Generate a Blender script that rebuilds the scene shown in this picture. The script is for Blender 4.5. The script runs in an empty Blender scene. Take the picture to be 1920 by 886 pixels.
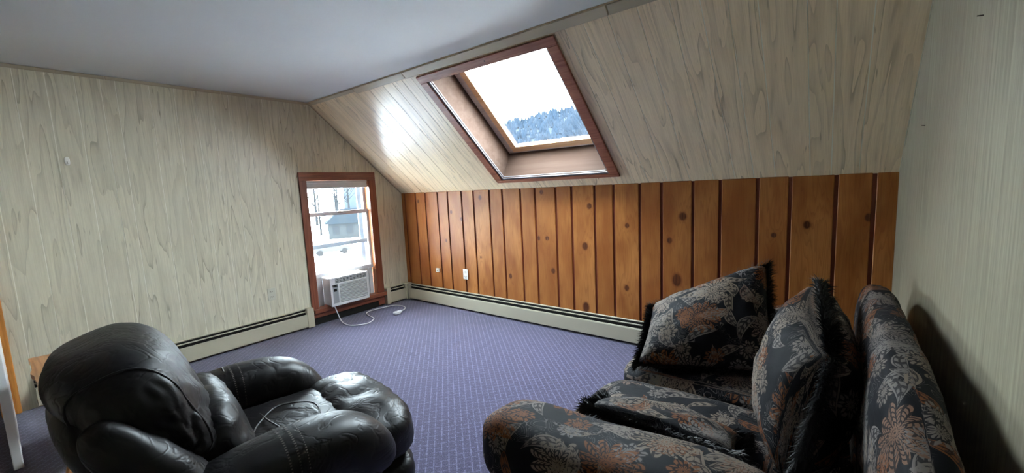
import bpy, bmesh, math, random
from mathutils import Vector, Matrix, Euler, noise as mnoise

random.seed(7)
SC = bpy.context.scene
COL = SC.collection

# ------------------------------------------------------------------ room numbers (metres)
H, H1, D, W = 2.3156, 1.3427, 1.0906, 4.598      # ceiling, knee wall, slope run, room width
SL = math.hypot(D, H - H1)
CA, SA = D / SL, (H - H1) / SL                   # slope: up direction (0,-CA,SA), outward (0,SA,CA)
YB = -4.7                                        # back wall

# ------------------------------------------------------------------ camera
cam = bpy.data.cameras.new('camera')
cam.sensor_width = 36.0
cam.lens = 774.09 / 1920 * 36
cam.clip_start = 0.02; cam.clip_end = 2000
camo = bpy.data.objects.new('camera', cam); COL.objects.link(camo)
yaw, pit, rol = 2.2373, -0.1195, -0.0466
f = Vector((math.cos(yaw) * math.cos(pit), math.sin(yaw) * math.cos(pit), math.sin(pit)))
r0 = Vector((math.sin(yaw), -math.cos(yaw), 0)); u0 = r0.cross(f)
r1 = math.cos(rol) * r0 + math.sin(rol) * u0
u1 = -math.sin(rol) * r0 + math.cos(rol) * u0
m = Matrix((r1, u1, -f)).transposed().to_4x4(); m.translation = (4.3119, -3.2762, 1.3626)
camo.matrix_world = m
SC.camera = camo

# ------------------------------------------------------------------ world: bright overcast winter sky
wd = bpy.data.worlds.new('world'); SC.world = wd; wd.use_nodes = True
nt = wd.node_tree; nt.nodes.clear()
wo = nt.nodes.new('ShaderNodeOutputWorld'); bg = nt.nodes.new('ShaderNodeBackground')
bg.inputs['Color'].default_value = (0.80, 0.915, 1.0, 1)
bg.inputs['Strength'].default_value = 14.0
nt.links.new(bg.outputs[0], wo.inputs[0])

def portal(name, loc, rot, sx, sy):
    l = bpy.data.lights.new(name, 'AREA'); l.shape = 'RECTANGLE'; l.size = sx; l.size_y = sy
    l.cycles.is_portal = True
    o = bpy.data.objects.new(name, l); COL.objects.link(o); o.location = loc; o.rotation_euler = rot
    return o
portal('daylight_portal_window', (-0.16, -0.835, 0.99), (0, -math.pi / 2, 0), 1.1, 0.75)
_c = Vector((2.30, -0.745 * CA, H1 + 0.745 * SA)) + 0.33 * Vector((0, SA, CA))
_q = Matrix(((1, 0, 0), (0, -CA, SA), (0, SA, CA))).transposed()   # columns x, up-slope, outward
portal('daylight_portal_skylight', _c, _q.to_euler(), 0.95, 1.05)

SC.view_settings.view_transform = 'Standard'
SC.view_settings.look = 'None'
SC.view_settings.exposure = 2.25
SC.view_settings.gamma = 1
SC.view_settings.use_curve_mapping = False
SC.cycles.diffuse_bounces = 6
SC.cycles.max_bounces = 10
SC.cycles.transparent_max_bounces = 16

# ------------------------------------------------------------------ node helpers
def srgb(r, g, b):
    def c(v):
        v /= 255.0
        return v / 12.92 if v <= 0.04045 else ((v + 0.055) / 1.055) ** 2.4
    return (c(r), c(g), c(b), 1)

class G:
    """small wrapper so node maths can be written as expressions"""
    def __init__(s, mat): s.t = mat.node_tree
    def node(s, typ, **kw):
        n = s.t.nodes.new(typ)
        for k, v in kw.items(): setattr(n, k, v)
        return n
    def plug(s, sock, v):
        if isinstance(v, X): s.t.links.new(v.s, sock)
        elif isinstance(v, bpy.types.NodeSocket): s.t.links.new(v, sock)
        else: sock.default_value = v
    def math(s, op, *a, clamp=False):
        n = s.node('ShaderNodeMath', operation=op, use_clamp=clamp)
        for i, v in enumerate(a): s.plug(n.inputs[i], v)
        return X(s, n.outputs[0])
    def vec(s, x, y, z=0.0):
        n = s.node('ShaderNodeCombineXYZ')
        for i, v in enumerate((x, y, z)): s.plug(n.inputs[i], v)
        return X(s, n.outputs[0])
    def sep(s, v):
        n = s.node('ShaderNodeSeparateXYZ'); s.plug(n.inputs[0], v)
        return [X(s, o) for o in n.outputs]
    def noise(s, v, scale=1.0, detail=2.0, rough=0.5, dist=0.0, dim='3D'):
        n = s.node('ShaderNodeTexNoise', noise_dimensions=dim)
        s.plug(n.inputs['Vector'], v); s.plug(n.inputs['Scale'], scale)
        s.plug(n.inputs['Detail'], detail); s.plug(n.inputs['Roughness'], rough); s.plug(n.inputs['Distortion'], dist)
        return X(s, n.outputs[0])
    def step(s, v, a, b):
        n = s.node('ShaderNodeMapRange', interpolation_type='SMOOTHSTEP')
        s.plug(n.inputs['Value'], v); s.plug(n.inputs['From Min'], a); s.plug(n.inputs['From Max'], b)
        return X(s, n.outputs[0])
    def mix(s, fac, a, b):
        n = s.node('ShaderNodeMix', data_type='RGBA')
        s.plug(n.inputs[0], fac); s.plug(n.inputs[6], a); s.plug(n.inputs[7], b)
        return X(s, n.outputs[2])
    def bump(s, h, strength=0.3, dist=0.005):
        n = s.node('ShaderNodeBump'); s.plug(n.inputs['Height'], h)
        n.inputs['Strength'].default_value = strength; n.inputs['Distance'].default_value = dist
        return X(s, n.outputs[0])
    def uv(s):
        return X(s, s.node('ShaderNodeTexCoord').outputs['UV'])
    def objc(s):
        return X(s, s.node('ShaderNodeTexCoord').outputs['Object'])
    def pos(s):
        return X(s, s.node('ShaderNodeNewGeometry').outputs['Position'])
    def rnd(s):
        return X(s, s.node('ShaderNodeObjectInfo').outputs['Random'])

class X:
    def __init__(s, g, sock): s.g = g; s.s = sock
    def __add__(s, o): return s.g.math('ADD', s, o)
    def __radd__(s, o): return s.g.math('ADD', o, s)
    def __sub__(s, o): return s.g.math('SUBTRACT', s, o)
    def __rsub__(s, o): return s.g.math('SUBTRACT', o, s)
    def __mul__(s, o): return s.g.math('MULTIPLY', s, o)
    def __rmul__(s, o): return s.g.math('MULTIPLY', o, s)
    def __truediv__(s, o): return s.g.math('DIVIDE', s, o)
    def __rtruediv__(s, o): return s.g.math('DIVIDE', o, s)
    def lt(s, o): return s.g.math('LESS_THAN', s, o)
    def gt(s, o): return s.g.math('GREATER_THAN', s, o)
    def fract(s): return s.g.math('FRACT', s)
    def abs(s): return s.g.math('ABSOLUTE', s)
    def sin(s): return s.g.math('SINE', s)
    def cos(s): return s.g.math('COSINE', s)
    def max(s, o): return s.g.math('MAXIMUM', s, o)
    def min(s, o): return s.g.math('MINIMUM', s, o)

def new_mat(name, color=(.5, .5, .5, 1), rough=0.5, spec=0.5, metal=0.0, coat=0.0):
    mt = bpy.data.materials.new(name); mt.use_nodes = True
    b = mt.node_tree.nodes['Principled BSDF']
    b.inputs['Base Color'].default_value = color
    b.inputs['Roughness'].default_value = rough
    b.inputs['Specular IOR Level'].default_value = spec
    b.inputs['Metallic'].default_value = metal
    if coat: b.inputs['Coat Weight'].default_value = coat
    return mt, G(mt), b

def simple(name, color, rough=0.5, spec=0.5, var=0.06, scale=12.0, metal=0.0, bump=0.0):
    """plain paint / plastic with a little procedural unevenness"""
    mt, g, b = new_mat(name, color, rough, spec, metal)
    n = g.noise(g.objc(), scale, 3)
    dark = tuple(c * (1 - var) for c in color[:3]) + (1,)
    lite = tuple(min(1, c * (1 + var)) for c in color[:3]) + (1,)
    g.plug(b.inputs['Base Color'], g.mix(n, dark, lite))
    if bump: g.plug(b.inputs['Normal'], g.bump(g.noise(g.objc(), scale * 12, 2), bump))
    return mt

M = {}
# printed wood panelling (UV: u across, v along the grain, in metres)
def panel_mat(name, base, line, dark, lo=1.0, rough=0.33, density=8.0):
    mt, g, b = new_mat(name, base, rough, 0.5)
    u, v, _ = g.sep(g.uv()); r = g.rnd()
    n = g.noise(g.vec(u * 8.5, v * 0.75, r * 40.0), 1.0, 2.2, 0.45, 0.25)
    c = (n * density).fract()
    strong = g.step(g.noise(g.vec(u * 6.0, v * 1.3, r * 17.0 + 9.0), 1.0, 1.0), 0.38, 0.68)
    ln = (1.0 - g.step(c, 0.0, 0.15)) * strong
    soft = (1.0 - g.step(c, 0.0, 0.7)) * 0.20
    fine = g.noise(g.vec(u * 210.0, v * 5.0, r * 11.0), 1.0, 3.0, 0.6)
    fleck = g.step(g.noise(g.vec(u * 75.0, v * 7.0, r * 23.0), 1.0, 1.0), 0.70, 0.80)
    blot = g.noise(g.vec(u * 2.6, v * 1.6, r * 5.0), 1.0, 3.0)
    c1 = g.mix(g.step(fine, 0.25, 0.80), base, dark)
    c2 = g.mix(soft, c1, line)
    c3 = g.mix(ln * 0.6, c2, line)
    c4 = g.mix(fleck * 0.55, c3, line)
    tone = g.mix(g.step(blot, 0.3, 0.75) * 0.30 + r * 0.12, c4, dark)
    g.plug(b.inputs['Base Color'], tone)
    g.plug(b.inputs['Roughness'], 0.31 + g.step(fine, 0.2, 0.9) * 0.08)
    g.plug(b.inputs['Normal'], g.bump(fine, 0.06, 0.002))
    return mt
M['panel'] = panel_mat('panelling', srgb(221, 215, 191), srgb(116, 108, 86), srgb(199, 192, 168))
M['slope_panel'] = panel_mat('slope_panelling', srgb(243, 223, 190), srgb(116, 97, 73), srgb(223, 201, 166))  # same panelling; warm tint and lift for its weaker light put into colour
M['groove'] = simple('panel_groove', srgb(236, 232, 216), 0.6)
M['panel_trim'] = panel_mat('panel_trim', srgb(206, 193, 166), srgb(96, 84, 66), srgb(172, 160, 136))

# streaky flat wall on the right
mt, g, b = new_mat('streaky_wall', rough=0.55, spec=0.3)
x, y, z = g.sep(g.pos())
n1 = g.noise(g.vec(y * 70.0, z * 2.0, 3.0), 1.0, 4.0, 0.65)
n2 = g.noise(g.vec(y * 4.0, z * 0.5, 8.0), 1.0, 3.0)
n3 = g.step(g.noise(g.vec(y * 120.0, z * 9.0, 1.0), 1.0, 2.0), 0.62, 0.8)
c = g.mix(g.step(n1, 0.25, 0.75), srgb(128, 123, 104), srgb(165, 159, 137))
c = g.mix(g.step(n2, 0.35, 0.7) * 0.45, c, srgb(150, 137, 120))
c = g.mix(n3 * 0.45, c, srgb(100, 96, 84))
g.plug(b.inputs['Base Color'], c); g.plug(b.inputs['Normal'], g.bump(n1, 0.1, 0.002))
M['streak'] = mt

# knotty pine boards: coordinates are the room's own x, z; the knots sit where the boards have them
KNOTS = [(1.334, 1.265, .030), (.881, 1.111, .022), (1.036, 1.034, .020), (2.167, .863, .026), (2.223, .552, .028), (2.07, .86, .02),
         (2.618, 1.164, .030), (2.567, .807, .036), (2.562, .246, .042), (2.12, 1.30, .026), (.32, 1.24, .022), (.77, .78, .018),
         (3.403, 1.08, .036), (3.304, .891, .024), (3.36, .58, .045), (3.993, .957, .020), (4.174, 1.03, .026), (4.474, 1.081, .022),
         (2.96, 1.0, .024), (2.95, .47, .026), (1.70, .45, .024), (1.30, .62, .014)]
def pine_mat(name, c_lo, c_hi, c_grain):
    mt, g, b = new_mat(name, rough=0.48, spec=0.28)
    x, y, z = g.sep(g.objc()); r = g.rnd()
    warp = None; knot = None; halo = None
    for i, (kx, kz, kr) in enumerate(KNOTS):
        dx = (x - kx) / (kr * .95); dz = (z - kz) / (kr * .95 * (1.1 + 0.2 * (i % 3)))
        d2 = dx * dx + dz * dz
        k = 1.0 - g.step(d2, 0.35, 0.75)
        h = 1.0 - g.step(d2, 0.5, 1.3)
        wv = 1.0 / (1.0 + d2 * 0.18)
        knot = k if knot is None else knot.max(k)
        halo = h if halo is None else halo.max(h)
        warp = wv if warp is None else warp + wv
    n = g.noise(g.vec(x * 14.0 + r * 30.0, z * 0.9, r * 20.0), 1.0, 2.0, 0.5, 0.2) + warp * 0.16
    ring = (n * 13.0).fract()
    ln = (1.0 - g.step(ring, 0.0, 0.55))
    fine = g.noise(g.vec(x * 240.0, z * 6.0, r * 9.0), 1.0, 2.0)
    blot = g.noise(g.vec(x * 7.0 + r * 13.0, z * 2.2, r * 7.0), 1.0, 3.0)
    c = g.mix(g.step(blot, 0.25, 0.75), c_lo, c_hi)
    c = g.mix(ln * 0.30, c, c_grain)
    c = g.mix(g.step(fine, 0.45, 0.85) * 0.25, c, c_grain)
    c = g.mix(r * 0.55, c, c_lo)
    c = g.mix(halo * 0.5, c, srgb(112, 56, 20))
    c = g.mix(knot * (0.62 + g.step(ring, 0.3, 0.6) * 0.3), c, srgb(76, 34, 12))
    g.plug(b.inputs['Base Color'], c)
    g.plug(b.inputs['Normal'], g.bump(fine, 0.05, 0.002))
    return mt
M['pine'] = pine_mat('knotty_pine', srgb(146, 84, 33), srgb(194, 130, 68), srgb(118, 60, 21))
M['pine_groove'] = simple('pine_groove', srgb(120, 52, 26), 0.6)

def wood_mat(name, lo, hi, rough=0.4, axis='z', sc=1.0, spec=0.5):
    mt, g, b = new_mat(name, rough=rough, spec=spec)
    x, y, z = g.sep(g.objc())
    a = {'x': (y, z, x), 'y': (x, z, y), 'z': (x, y, z)}[axis]
    n = g.noise(g.vec(a[0] * 60.0 * sc, a[1] * 60.0 * sc, a[2] * 3.0 * sc), 1.0, 3.0, 0.6, 0.4)
    n2 = g.noise(g.vec(a[0] * 8.0, a[1] * 8.0, a[2] * 2.0), 1.0, 3.0)
    c = g.mix(g.step(n, 0.3, 0.75), hi, lo)
    c = g.mix(g.step(n2, 0.35, 0.8) * 0.4, c, lo)
    g.plug(b.inputs['Base Color'], c); g.plug(b.inputs['Normal'], g.bump(n, 0.08, 0.002))
    return mt
M['casing'] = wood_mat('redwood_casing_z', srgb(104, 52, 32), srgb(140, 80, 54), 0.4, 'z')
M['casing_y'] = wood_mat('redwood_casing_y', srgb(104, 52, 32), srgb(140, 80, 54), 0.4, 'y')
M['casing_x'] = wood_mat('redwood_casing_x', srgb(130, 72, 50), srgb(170, 108, 80), 0.45, 'x')
M['jamb'] = wood_mat('window_jamb', srgb(176, 112, 70), srgb(214, 158, 112), 0.45, 'z')
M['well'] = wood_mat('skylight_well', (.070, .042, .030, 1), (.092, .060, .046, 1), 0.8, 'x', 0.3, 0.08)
M['sash_wood'] = wood_mat('skylight_sash', srgb(204, 160, 118), srgb(226, 188, 150), 0.6, 'x', 1.0, 0.15)
M['weathered'] = wood_mat('weathered_frame', srgb(182, 164, 156), srgb(206, 190, 182), 0.6, 'x')
M['orange_trim'] = wood_mat('door_casing_wood', srgb(190, 116, 44), srgb(226, 156, 76), 0.4, 'z')
M['table_wood'] = wood_mat('table_wood', srgb(146, 90, 46), srgb(196, 140, 88), 0.35, 'x')

M['ceiling'] = simple('ceiling_paint', srgb(204, 205, 203), 0.75, 0.2, 0.03, 3.0)
M['backwall'] = simple('back_wall_paint', srgb(196, 180, 160), 0.7, 0.2, 0.04, 4.0)
M['hall'] = simple('hall_paint', srgb(214, 182, 158), 0.7, 0.2, 0.04, 4.0)
M['enamel'] = simple('cream_enamel', srgb(184, 178, 156), 0.38, 0.5, 0.03, 5.0)
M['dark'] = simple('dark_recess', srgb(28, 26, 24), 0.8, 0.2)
M['white'] = simple('white_plastic', srgb(205, 205, 206), 0.4, 0.5, 0.03)
M['vinyl'] = simple('window_vinyl', srgb(206, 208, 212), 0.4, 0.5, 0.03)
M['rail'] = simple('storm_rail', srgb(150, 156, 164), 0.35, 0.5, 0.05)
M['ac_grey'] = simple('control_grey', srgb(150, 154, 156), 0.4)
M['plate'] = simple('outlet_plate', srgb(196, 194, 176), 0.45)
M['plate_white'] = simple('white_outlet_plate', srgb(232, 230, 222), 0.4)
M['slot'] = simple('outlet_slot', srgb(60, 58, 52), 0.6)
M['door_white'] = simple('white_door_paint', srgb(232, 232, 230), 0.45, 0.4, 0.03)
M['steel'] = simple('brushed_metal', srgb(178, 178, 176), 0.35, 0.5, 0.05, 30, 0.9)
M['nail'] = simple('nail', srgb(70, 62, 56), 0.5, 0.5, 0.05, 30, 0.6)
M['track'] = simple('screen_track', srgb(112, 108, 110), 0.5, 0.3, 0.03)
M['cable'] = simple('grey_cable', srgb(70, 68, 70), 0.4, 0.5)

# glass: thin panes
def glass_mat(name, haze=0.0):
    mt = bpy.data.materials.new(name); mt.use_nodes = True
    t = mt.node_tree; t.nodes.clear(); g = G(mt)
    out = g.node('ShaderNodeOutputMaterial')
    tr = g.node('ShaderNodeBsdfTransparent'); tr.inputs[0].default_value = (0.96, 0.98, 0.98, 1)
    gl = g.node('ShaderNodeBsdfGlossy'); gl.inputs['Roughness'].default_value = 0.02
    lw = g.node('ShaderNodeLayerWeight'); lw.inputs[0].default_value = 0.5
    mx = g.node('ShaderNodeMixShader')
    g.plug(mx.inputs[0], g.math('POWER', X(g, lw.outputs['Facing']), 4.0) * 0.5 + 0.025)
    t.links.new(tr.outputs[0], mx.inputs[1]); t.links.new(gl.outputs[0], mx.inputs[2])
    last = mx
    if haze:
        tl = g.node('ShaderNodeBsdfTranslucent'); tl.inputs[0].default_value = (0.9, 0.93, 0.95, 1)
        m2 = g.node('ShaderNodeMixShader')
        patchy_haze = g.step(g.noise(g.objc(), 9.0, 5.0, 0.7), 0.35, 0.8) * haze + haze * 0.3  # noise-patched translucent share mixed over the pane
        g.plug(m2.inputs[0], patchy_haze)
        t.links.new(mx.outputs[0], m2.inputs[1]); t.links.new(tl.outputs[0], m2.inputs[2]); last = m2
    t.links.new(last.outputs[0], out.inputs[0])
    return mt
M['glass'] = glass_mat('window_glass')
M['sky_glass'] = glass_mat('hazy_skylight_glass', 0.003)

# carpet: blue-violet loop pile with a grid of pale dashes laid diagonally
mt, g, b = new_mat('carpet', rough=0.95, spec=0.1)
px, py, pz = g.sep(g.pos())
ca, sa = math.cos(math.radians(137)), math.sin(math.radians(137))
cu = px * ca + py * sa; cv = px * -sa + py * ca
P_ = 0.038
fu = (cu / P_).fract(); fv = (cv / P_).fract()
jit = g.noise(g.vec(cu * 60.0, cv * 60.0), 1.0, 2.0)
du = (fu - 0.5).abs(); dv = (fv - 0.5).abs()
line_v = (1.0 - g.step(dv, 0.05, 0.12)) * g.step(g.noise(g.vec(cu * 120.0, cv * 26.0, 4.0), 1.0, 1.0), 0.38, 0.55)
line_u = (1.0 - g.step(du, 0.05, 0.12)) * g.step(g.noise(g.vec(cu * 26.0, cv * 120.0, 2.0), 1.0, 1.0), 0.42, 0.60) * 0.8
pile = g.noise(g.vec(cu * 420.0, cv * 420.0), 1.0, 2.0)
speck = g.step(g.noise(g.vec(cu * 170.0, cv * 170.0, 7.0), 1.0, 2.0), 0.35, 0.7)
blotc = g.noise(g.vec(px * 1.4, py * 1.4, 2.0), 1.0, 3.0)
c = g.mix(speck, srgb(56, 52, 76), srgb(81, 77, 108))
c = g.mix(g.step(blotc, 0.3, 0.7) * 0.25, c, srgb(60, 54, 74))
c = g.mix(line_v.max(line_u) * 0.62, c, srgb(122, 119, 148))
g.plug(b.inputs['Base Color'], c)
g.plug(b.inputs['Normal'], g.bump(pile + speck * 0.5, 0.5, 0.004))
b.inputs['Sheen Weight'].default_value = 0.3
M['carpet'] = mt

# leather
mt, g, b = new_mat('black_leather', rough=0.36, spec=0.34)
n = g.noise(g.objc(), 260.0, 2.0); n2 = g.noise(g.objc(), 6.0, 4.0, 0.6)
g.plug(b.inputs['Base Color'], g.mix(g.step(n2, 0.3, 0.75), srgb(15, 13, 14), srgb(26, 22, 22)))
g.plug(b.inputs['Roughness'], 0.36 + n2 * 0.16)
w1 = (g.noise(g.objc(), 7.0, 2.0, 0.5, 1.6) * 2.0 - 1.0).abs()
crease = g.step(w1, 0.0, 0.12)
g.plug(b.inputs['Normal'], g.bump(n * 0.05 + crease, 0.13, 0.010))
M['leather'] = mt
M['stitch'] = simple('pale_stitching', srgb(96, 90, 86), 0.7)

# black fabric printed with paisley flowers, leaves and scrolls (UV in metres)
def fabric_mat(name, warm=0.5):
    mt, g, b = new_mat(name, rough=0.7, spec=0.12)
    u, v, _ = g.sep(g.uv()); r = g.rnd()
    u = u + r * 7.3; v = v + r * 3.1
    wu = g.noise(g.vec(u * 9.0, v * 9.0), 1.0, 1.0, dim='2D') - 0.5
    wv = g.noise(g.vec(u * 9.0 + 31.0, v * 9.0), 1.0, 1.0, dim='2D') - 0.5
    def cell(scale, off, rand=0.8):
        n = g.node('ShaderNodeTexVoronoi', voronoi_dimensions='2D', feature='F1')
        uu = u + off; vv = v + off * 0.37
        g.plug(n.inputs['Vector'], g.vec(uu, vv)); n.inputs['Scale'].default_value = scale
        n.inputs['Randomness'].default_value = rand
        cr, cg, cb = g.sep(n.outputs['Color'])
        qx, qy, _z = g.sep(n.outputs['Position'])
        return uu - qx, vv - qy, cr, cg, cb
    def flower(scale, off, R, n, rings, rand=0.75):
        lx, ly, cr, cg, cb = cell(scale, off, rand)
        lx = lx + wu * R * 0.35; ly = ly + wv * R * 0.35
        th = g.math('ARCTAN2', ly, lx) + cr * 6.28
        rr = g.math('SQRT', lx * lx + ly * ly)
        pet = (th * (n / 2.0)).cos().abs()
        q = rr / ((0.66 + pet * 0.34) * R)
        inside = q.lt(1.0)
        ring = g.step((q * rings + 0.15).fract(), 0.30, 0.42)
        ribs = g.step((th * (n * 2.0)).sin(), -0.75, -0.35)
        core = q.lt(0.22)
        body = (ring * ribs).max(core * (q * 9.0).fract().gt(0.45)) * 0.85 + 0.08
        return inside * body, cb, cg
    def leaf(scale, off, L, wd_):
        lx, ly, cr, cg, cb = cell(scale, off, 0.9)
        a = cr * 6.28
        px_ = lx * a.cos() + ly * a.sin(); py_ = ly * a.cos() - lx * a.sin()
        py_ = py_ + px_ * px_ * (5.0) - 0.01
        t = px_ / L
        wdt = (1.0 - t * t) * (0.75 + t * 0.4) * wd_
        e = py_.abs() / wdt.max(0.0005)
        ins = e.lt(1.0) * t.abs().lt(1.0)
        vein = g.step((px_ * 210.0 + py_.abs() * 160.0).sin(), -0.5, 0.2)
        body = (e.gt(0.74) + vein * e.lt(0.6) * e.gt(0.12)).min(1.0)
        return ins * (body * 0.8 + 0.15), cb, cg
    base = g.mix(g.noise(g.vec(u * 3.0, v * 3.0), 1.0, 2.0), srgb(12, 12, 16), srgb(18, 19, 25))
    tan, orange, grey = srgb(122, 108, 95), srgb(112, 68, 38), srgb(108, 103, 101)
    sn = g.noise(g.vec(u * 15.0, v * 15.0), 1.0, 0.5, 0.4, 1.6, dim='2D')
    scroll = 1.0 - g.step(((sn * 6.0).fract() - 0.5).abs(), 0.035, 0.075)
    gate = g.step(g.noise(g.vec(u * 7.0 + 5.0, v * 7.0), 1.0, 1.0, dim='2D'), 0.50, 0.56)
    c = g.mix(scroll * gate * 0.75, base, grey)
    for m_, cb, cg in (leaf(7.0, 3.3, 0.064, 0.026), leaf(5.6, 11.7, 0.080, 0.034), flower(6.6, 5.1, 0.046, 8, 2.0), flower(3.9, 1.9, 0.098, 11, 6.0, 0.6)):
        hue = g.mix(g.step(cb, 0.74 - warm * 0.3, 0.80 - warm * 0.3), g.mix(cg, tan, grey), orange)
        c = g.mix(m_, c, hue)
    g.plug(b.inputs['Base Color'], c)
    weave = g.noise(g.vec(u * 900.0, v * 900.0), 1.0, 1.0)
    fold = g.noise(g.vec(u * 6.0, v * 14.0, 2.0), 1.0, 3.0, 0.5, 0.6)
    g.plug(b.inputs['Normal'], g.bump(weave * 0.1 + fold, 0.25, 0.012))
    return mt
M['fabric'] = fabric_mat('paisley_fabric', 0.0)
M['fringe'] = simple('black_fringe', srgb(26, 25, 25), 0.55, 0.4, 0.5, 60)

# outdoors
M['snow'] = simple('snow', srgb(238, 242, 248), 0.8, 0.2, 0.04, 0.2)
M['roof_out'] = simple('slate_blue_roof', (.006, .008, .010, 1), 0.9, 0.02)
M['siding'] = simple('pale_siding', (.013, .014, .0145, 1), 0.9, 0.02)
M['bark'] = simple('grey_bark', (.009, .0095, .010, 1), 0.9, 0.02)
M['car_paint'] = simple('pale_car_paint', (.016, .016, .016, 1), 0.6, 0.1)
M['tyre'] = simple('tyre', (.008, .008, .008, 1), 0.8, 0.05)
M['outglass'] = simple('dark_car_glass', (.007, .008, .009, 1), 0.6, 0.05)
M['evergreen'] = simple('haze_blue_trees', (.005, .009, .0145, 1), 0.9, 0.02, 0.4, 0.3)  # distance haze is put into the blue of these trees

# ------------------------------------------------------------------ mesh helpers
WM = {}                                           # world matrix of every root, children inherit it
I4 = Matrix.Identity(4)
def obj(name, verts, faces, mat, parent=None, uvs=None, smooth=False, local=False):
    Mx = WM.get(parent.name, I4) if parent else I4
    if not local and Mx != I4:
        inv = Mx.inverted(); verts = [inv @ Vector(v) for v in verts]
    me = bpy.data.meshes.new(name); me.from_pydata([tuple(v) for v in verts], [], faces); me.validate()
    if uvs:
        l = me.uv_layers.new(name='uv')
        for p in me.polygons:
            for li in p.loop_indices: l.data[li].uv = uvs[me.loops[li].vertex_index]
    if smooth:
        for p in me.polygons: p.use_smooth = True
    me.materials.append(M[mat] if isinstance(mat, str) else mat)
    o = bpy.data.objects.new(name, me); COL.objects.link(o)
    if parent: o.parent = parent
    WM[o.name] = Mx
    return o
def root(name, label, cat, loc=(0, 0, 0), rz=0.0, sc=1.0, group=None):
    o = bpy.data.objects.new(name, None); COL.objects.link(o); o.empty_display_size = 0.1
    o.location = loc; o.rotation_euler = (0, 0, rz); o.scale = (sc, sc, sc)
    WM[o.name] = Matrix.Translation(loc) @ Matrix.Rotation(rz, 4, 'Z') @ Matrix.Scale(sc, 4)
    return tag(o, label, cat, group)
def tag(o, label, cat, group=None):
    o['label'] = label; o['category'] = cat
    if group: o['group'] = group
    return o
def struct(o, label=None):
    o['kind'] = 'structure'
    if label: o['label'] = label
    return o
def boxes(name, lst, mat, parent=None, bevel=0.0, fn=None, local=False, seg=1):
    """one mesh made of one or more boxes (x0,x1,y0,y1,z0,z1); fn maps box coordinates to the world"""
    bm = bmesh.new()
    for x0, x1, y0, y1, z0, z1 in lst:
        mx = Matrix.Translation(((x0 + x1) / 2, (y0 + y1) / 2, (z0 + z1) / 2)) @ Matrix.Diagonal((x1 - x0, y1 - y0, z1 - z0, 1))
        bmesh.ops.create_cube(bm, size=1, matrix=mx)
    if bevel: bmesh.ops.bevel(bm, geom=list(bm.edges), offset=bevel, segments=seg, affect='EDGES', profile=0.5)
    bm.verts.index_update()
    vs = [v.co.copy() for v in bm.verts]; fs = [[v.index for v in fc.verts] for fc in bm.faces]
    bm.free()
    if fn: vs = [fn(*v) for v in vs]
    return obj(name, vs, fs, mat, parent, local=local, smooth=False)
def S(x, s, o):                                   # slope coordinates: along room, up the slope, outward
    return Vector((x, -s * CA + o * SA, H1 + s * SA + o * CA))
def prisms(name, polys, lo, hi, axis, mat, parent=None, uv=None, fn=None, bevel=0.0):
    """polygons (a,b) extruded along an axis between lo and hi; uv(a,b) optional"""
    vs, fs, uvs = [], [], []
    for poly in polys:
        n = len(poly); k = len(vs)
        for h in (lo, hi):
            for a, b_ in poly:
                vs.append({'x': (h, a, b_), 'y': (a, h, b_), 'z': (a, b_, h)}[axis]); uvs.append(uv(a, b_) if uv else (a, b_))
        fs.append(list(range(k, k + n))[::-1]); fs.append(list(range(k + n, k + 2 * n)))
        for i in range(n):
            j = (i + 1) % n; fs.append([k + i, k + j, k + n + j, k + n + i])
    if fn: vs = [fn(*v) for v in vs]
    o = obj(name, vs, fs, mat, parent, uvs)
    bm = bmesh.new(); bm.from_mesh(o.data); bmesh.ops.recalc_face_normals(bm, faces=bm.faces); bm.to_mesh(o.data); bm.free()
    return o
def cyl(name, a, b_, r, mat, parent=None, n=12, r2=None, local=False, smooth=True):
    a, b_ = Vector(a), Vector(b_); t = (b_ - a).normalized()
    p = t.orthogonal().normalized(); q = t.cross(p); r2 = r if r2 is None else r2
    vs = [a + (p * math.cos(i * 2 * math.pi / n) + q * math.sin(i * 2 * math.pi / n)) * r for i in range(n)]
    vs += [b_ + (p * math.cos(i * 2 * math.pi / n) + q * math.sin(i * 2 * math.pi / n)) * r2 for i in range(n)]
    fs = [[i, (i + 1) % n, n + (i + 1) % n, n + i] for i in range(n)] + [list(range(n))[::-1], list(range(n, 2 * n))]
    o = obj(name, vs, fs, mat, parent, local=local)
    if smooth:
        for p_ in o.data.polygons: p_.use_smooth = len(p_.vertices) == 4
    return o
def spline(pts, k=8):
    P = [Vector(p) for p in pts]; out = []
    for i in range(len(P) - 1):
        p0, p1, p2, p3 = P[max(i - 1, 0)], P[i], P[i + 1], P[min(i + 2, len(P) - 1)]
        for j in range(k):
            t = j / k
            out.append(0.5 * ((2 * p1) + (p2 - p0) * t + (2 * p0 - 5 * p1 + 4 * p2 - p3) * t * t + (3 * p1 - p0 - 3 * p2 + p3) * t ** 3))
    out.append(P[-1]); return out
def tube(name, pts, r, mat, parent=None, n=8, k=8, local=False, rfn=None):
    P = spline(pts, k); vs, fs = [], []
    up = Vector((0.13, 0.21, 0.97))
    for i, p in enumerate(P):
        t = (P[min(i + 1, len(P) - 1)] - P[max(i - 1, 0)]).normalized()
        a = t.cross(up)
        if a.length < 1e-3: a = t.orthogonal()
        a.normalize(); b_ = a.cross(t); rr = rfn(i / (len(P) - 1)) if rfn else r
        for j in range(n):
            an = 2 * math.pi * j / n; vs.append(p + (a * math.cos(an) + b_ * math.sin(an)) * rr)
    for i in range(len(P) - 1):
        for j in range(n):
            fs.append([i * n + j, i * n + (j + 1) % n, (i + 1) * n + (j + 1) % n, (i + 1) * n + j])
    fs.append(list(range(n))[::-1]); e = (len(P) - 1) * n; fs.append(list(range(e, e + n)))
    return obj(name, vs, fs, mat, parent, smooth=True, local=local)

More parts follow.
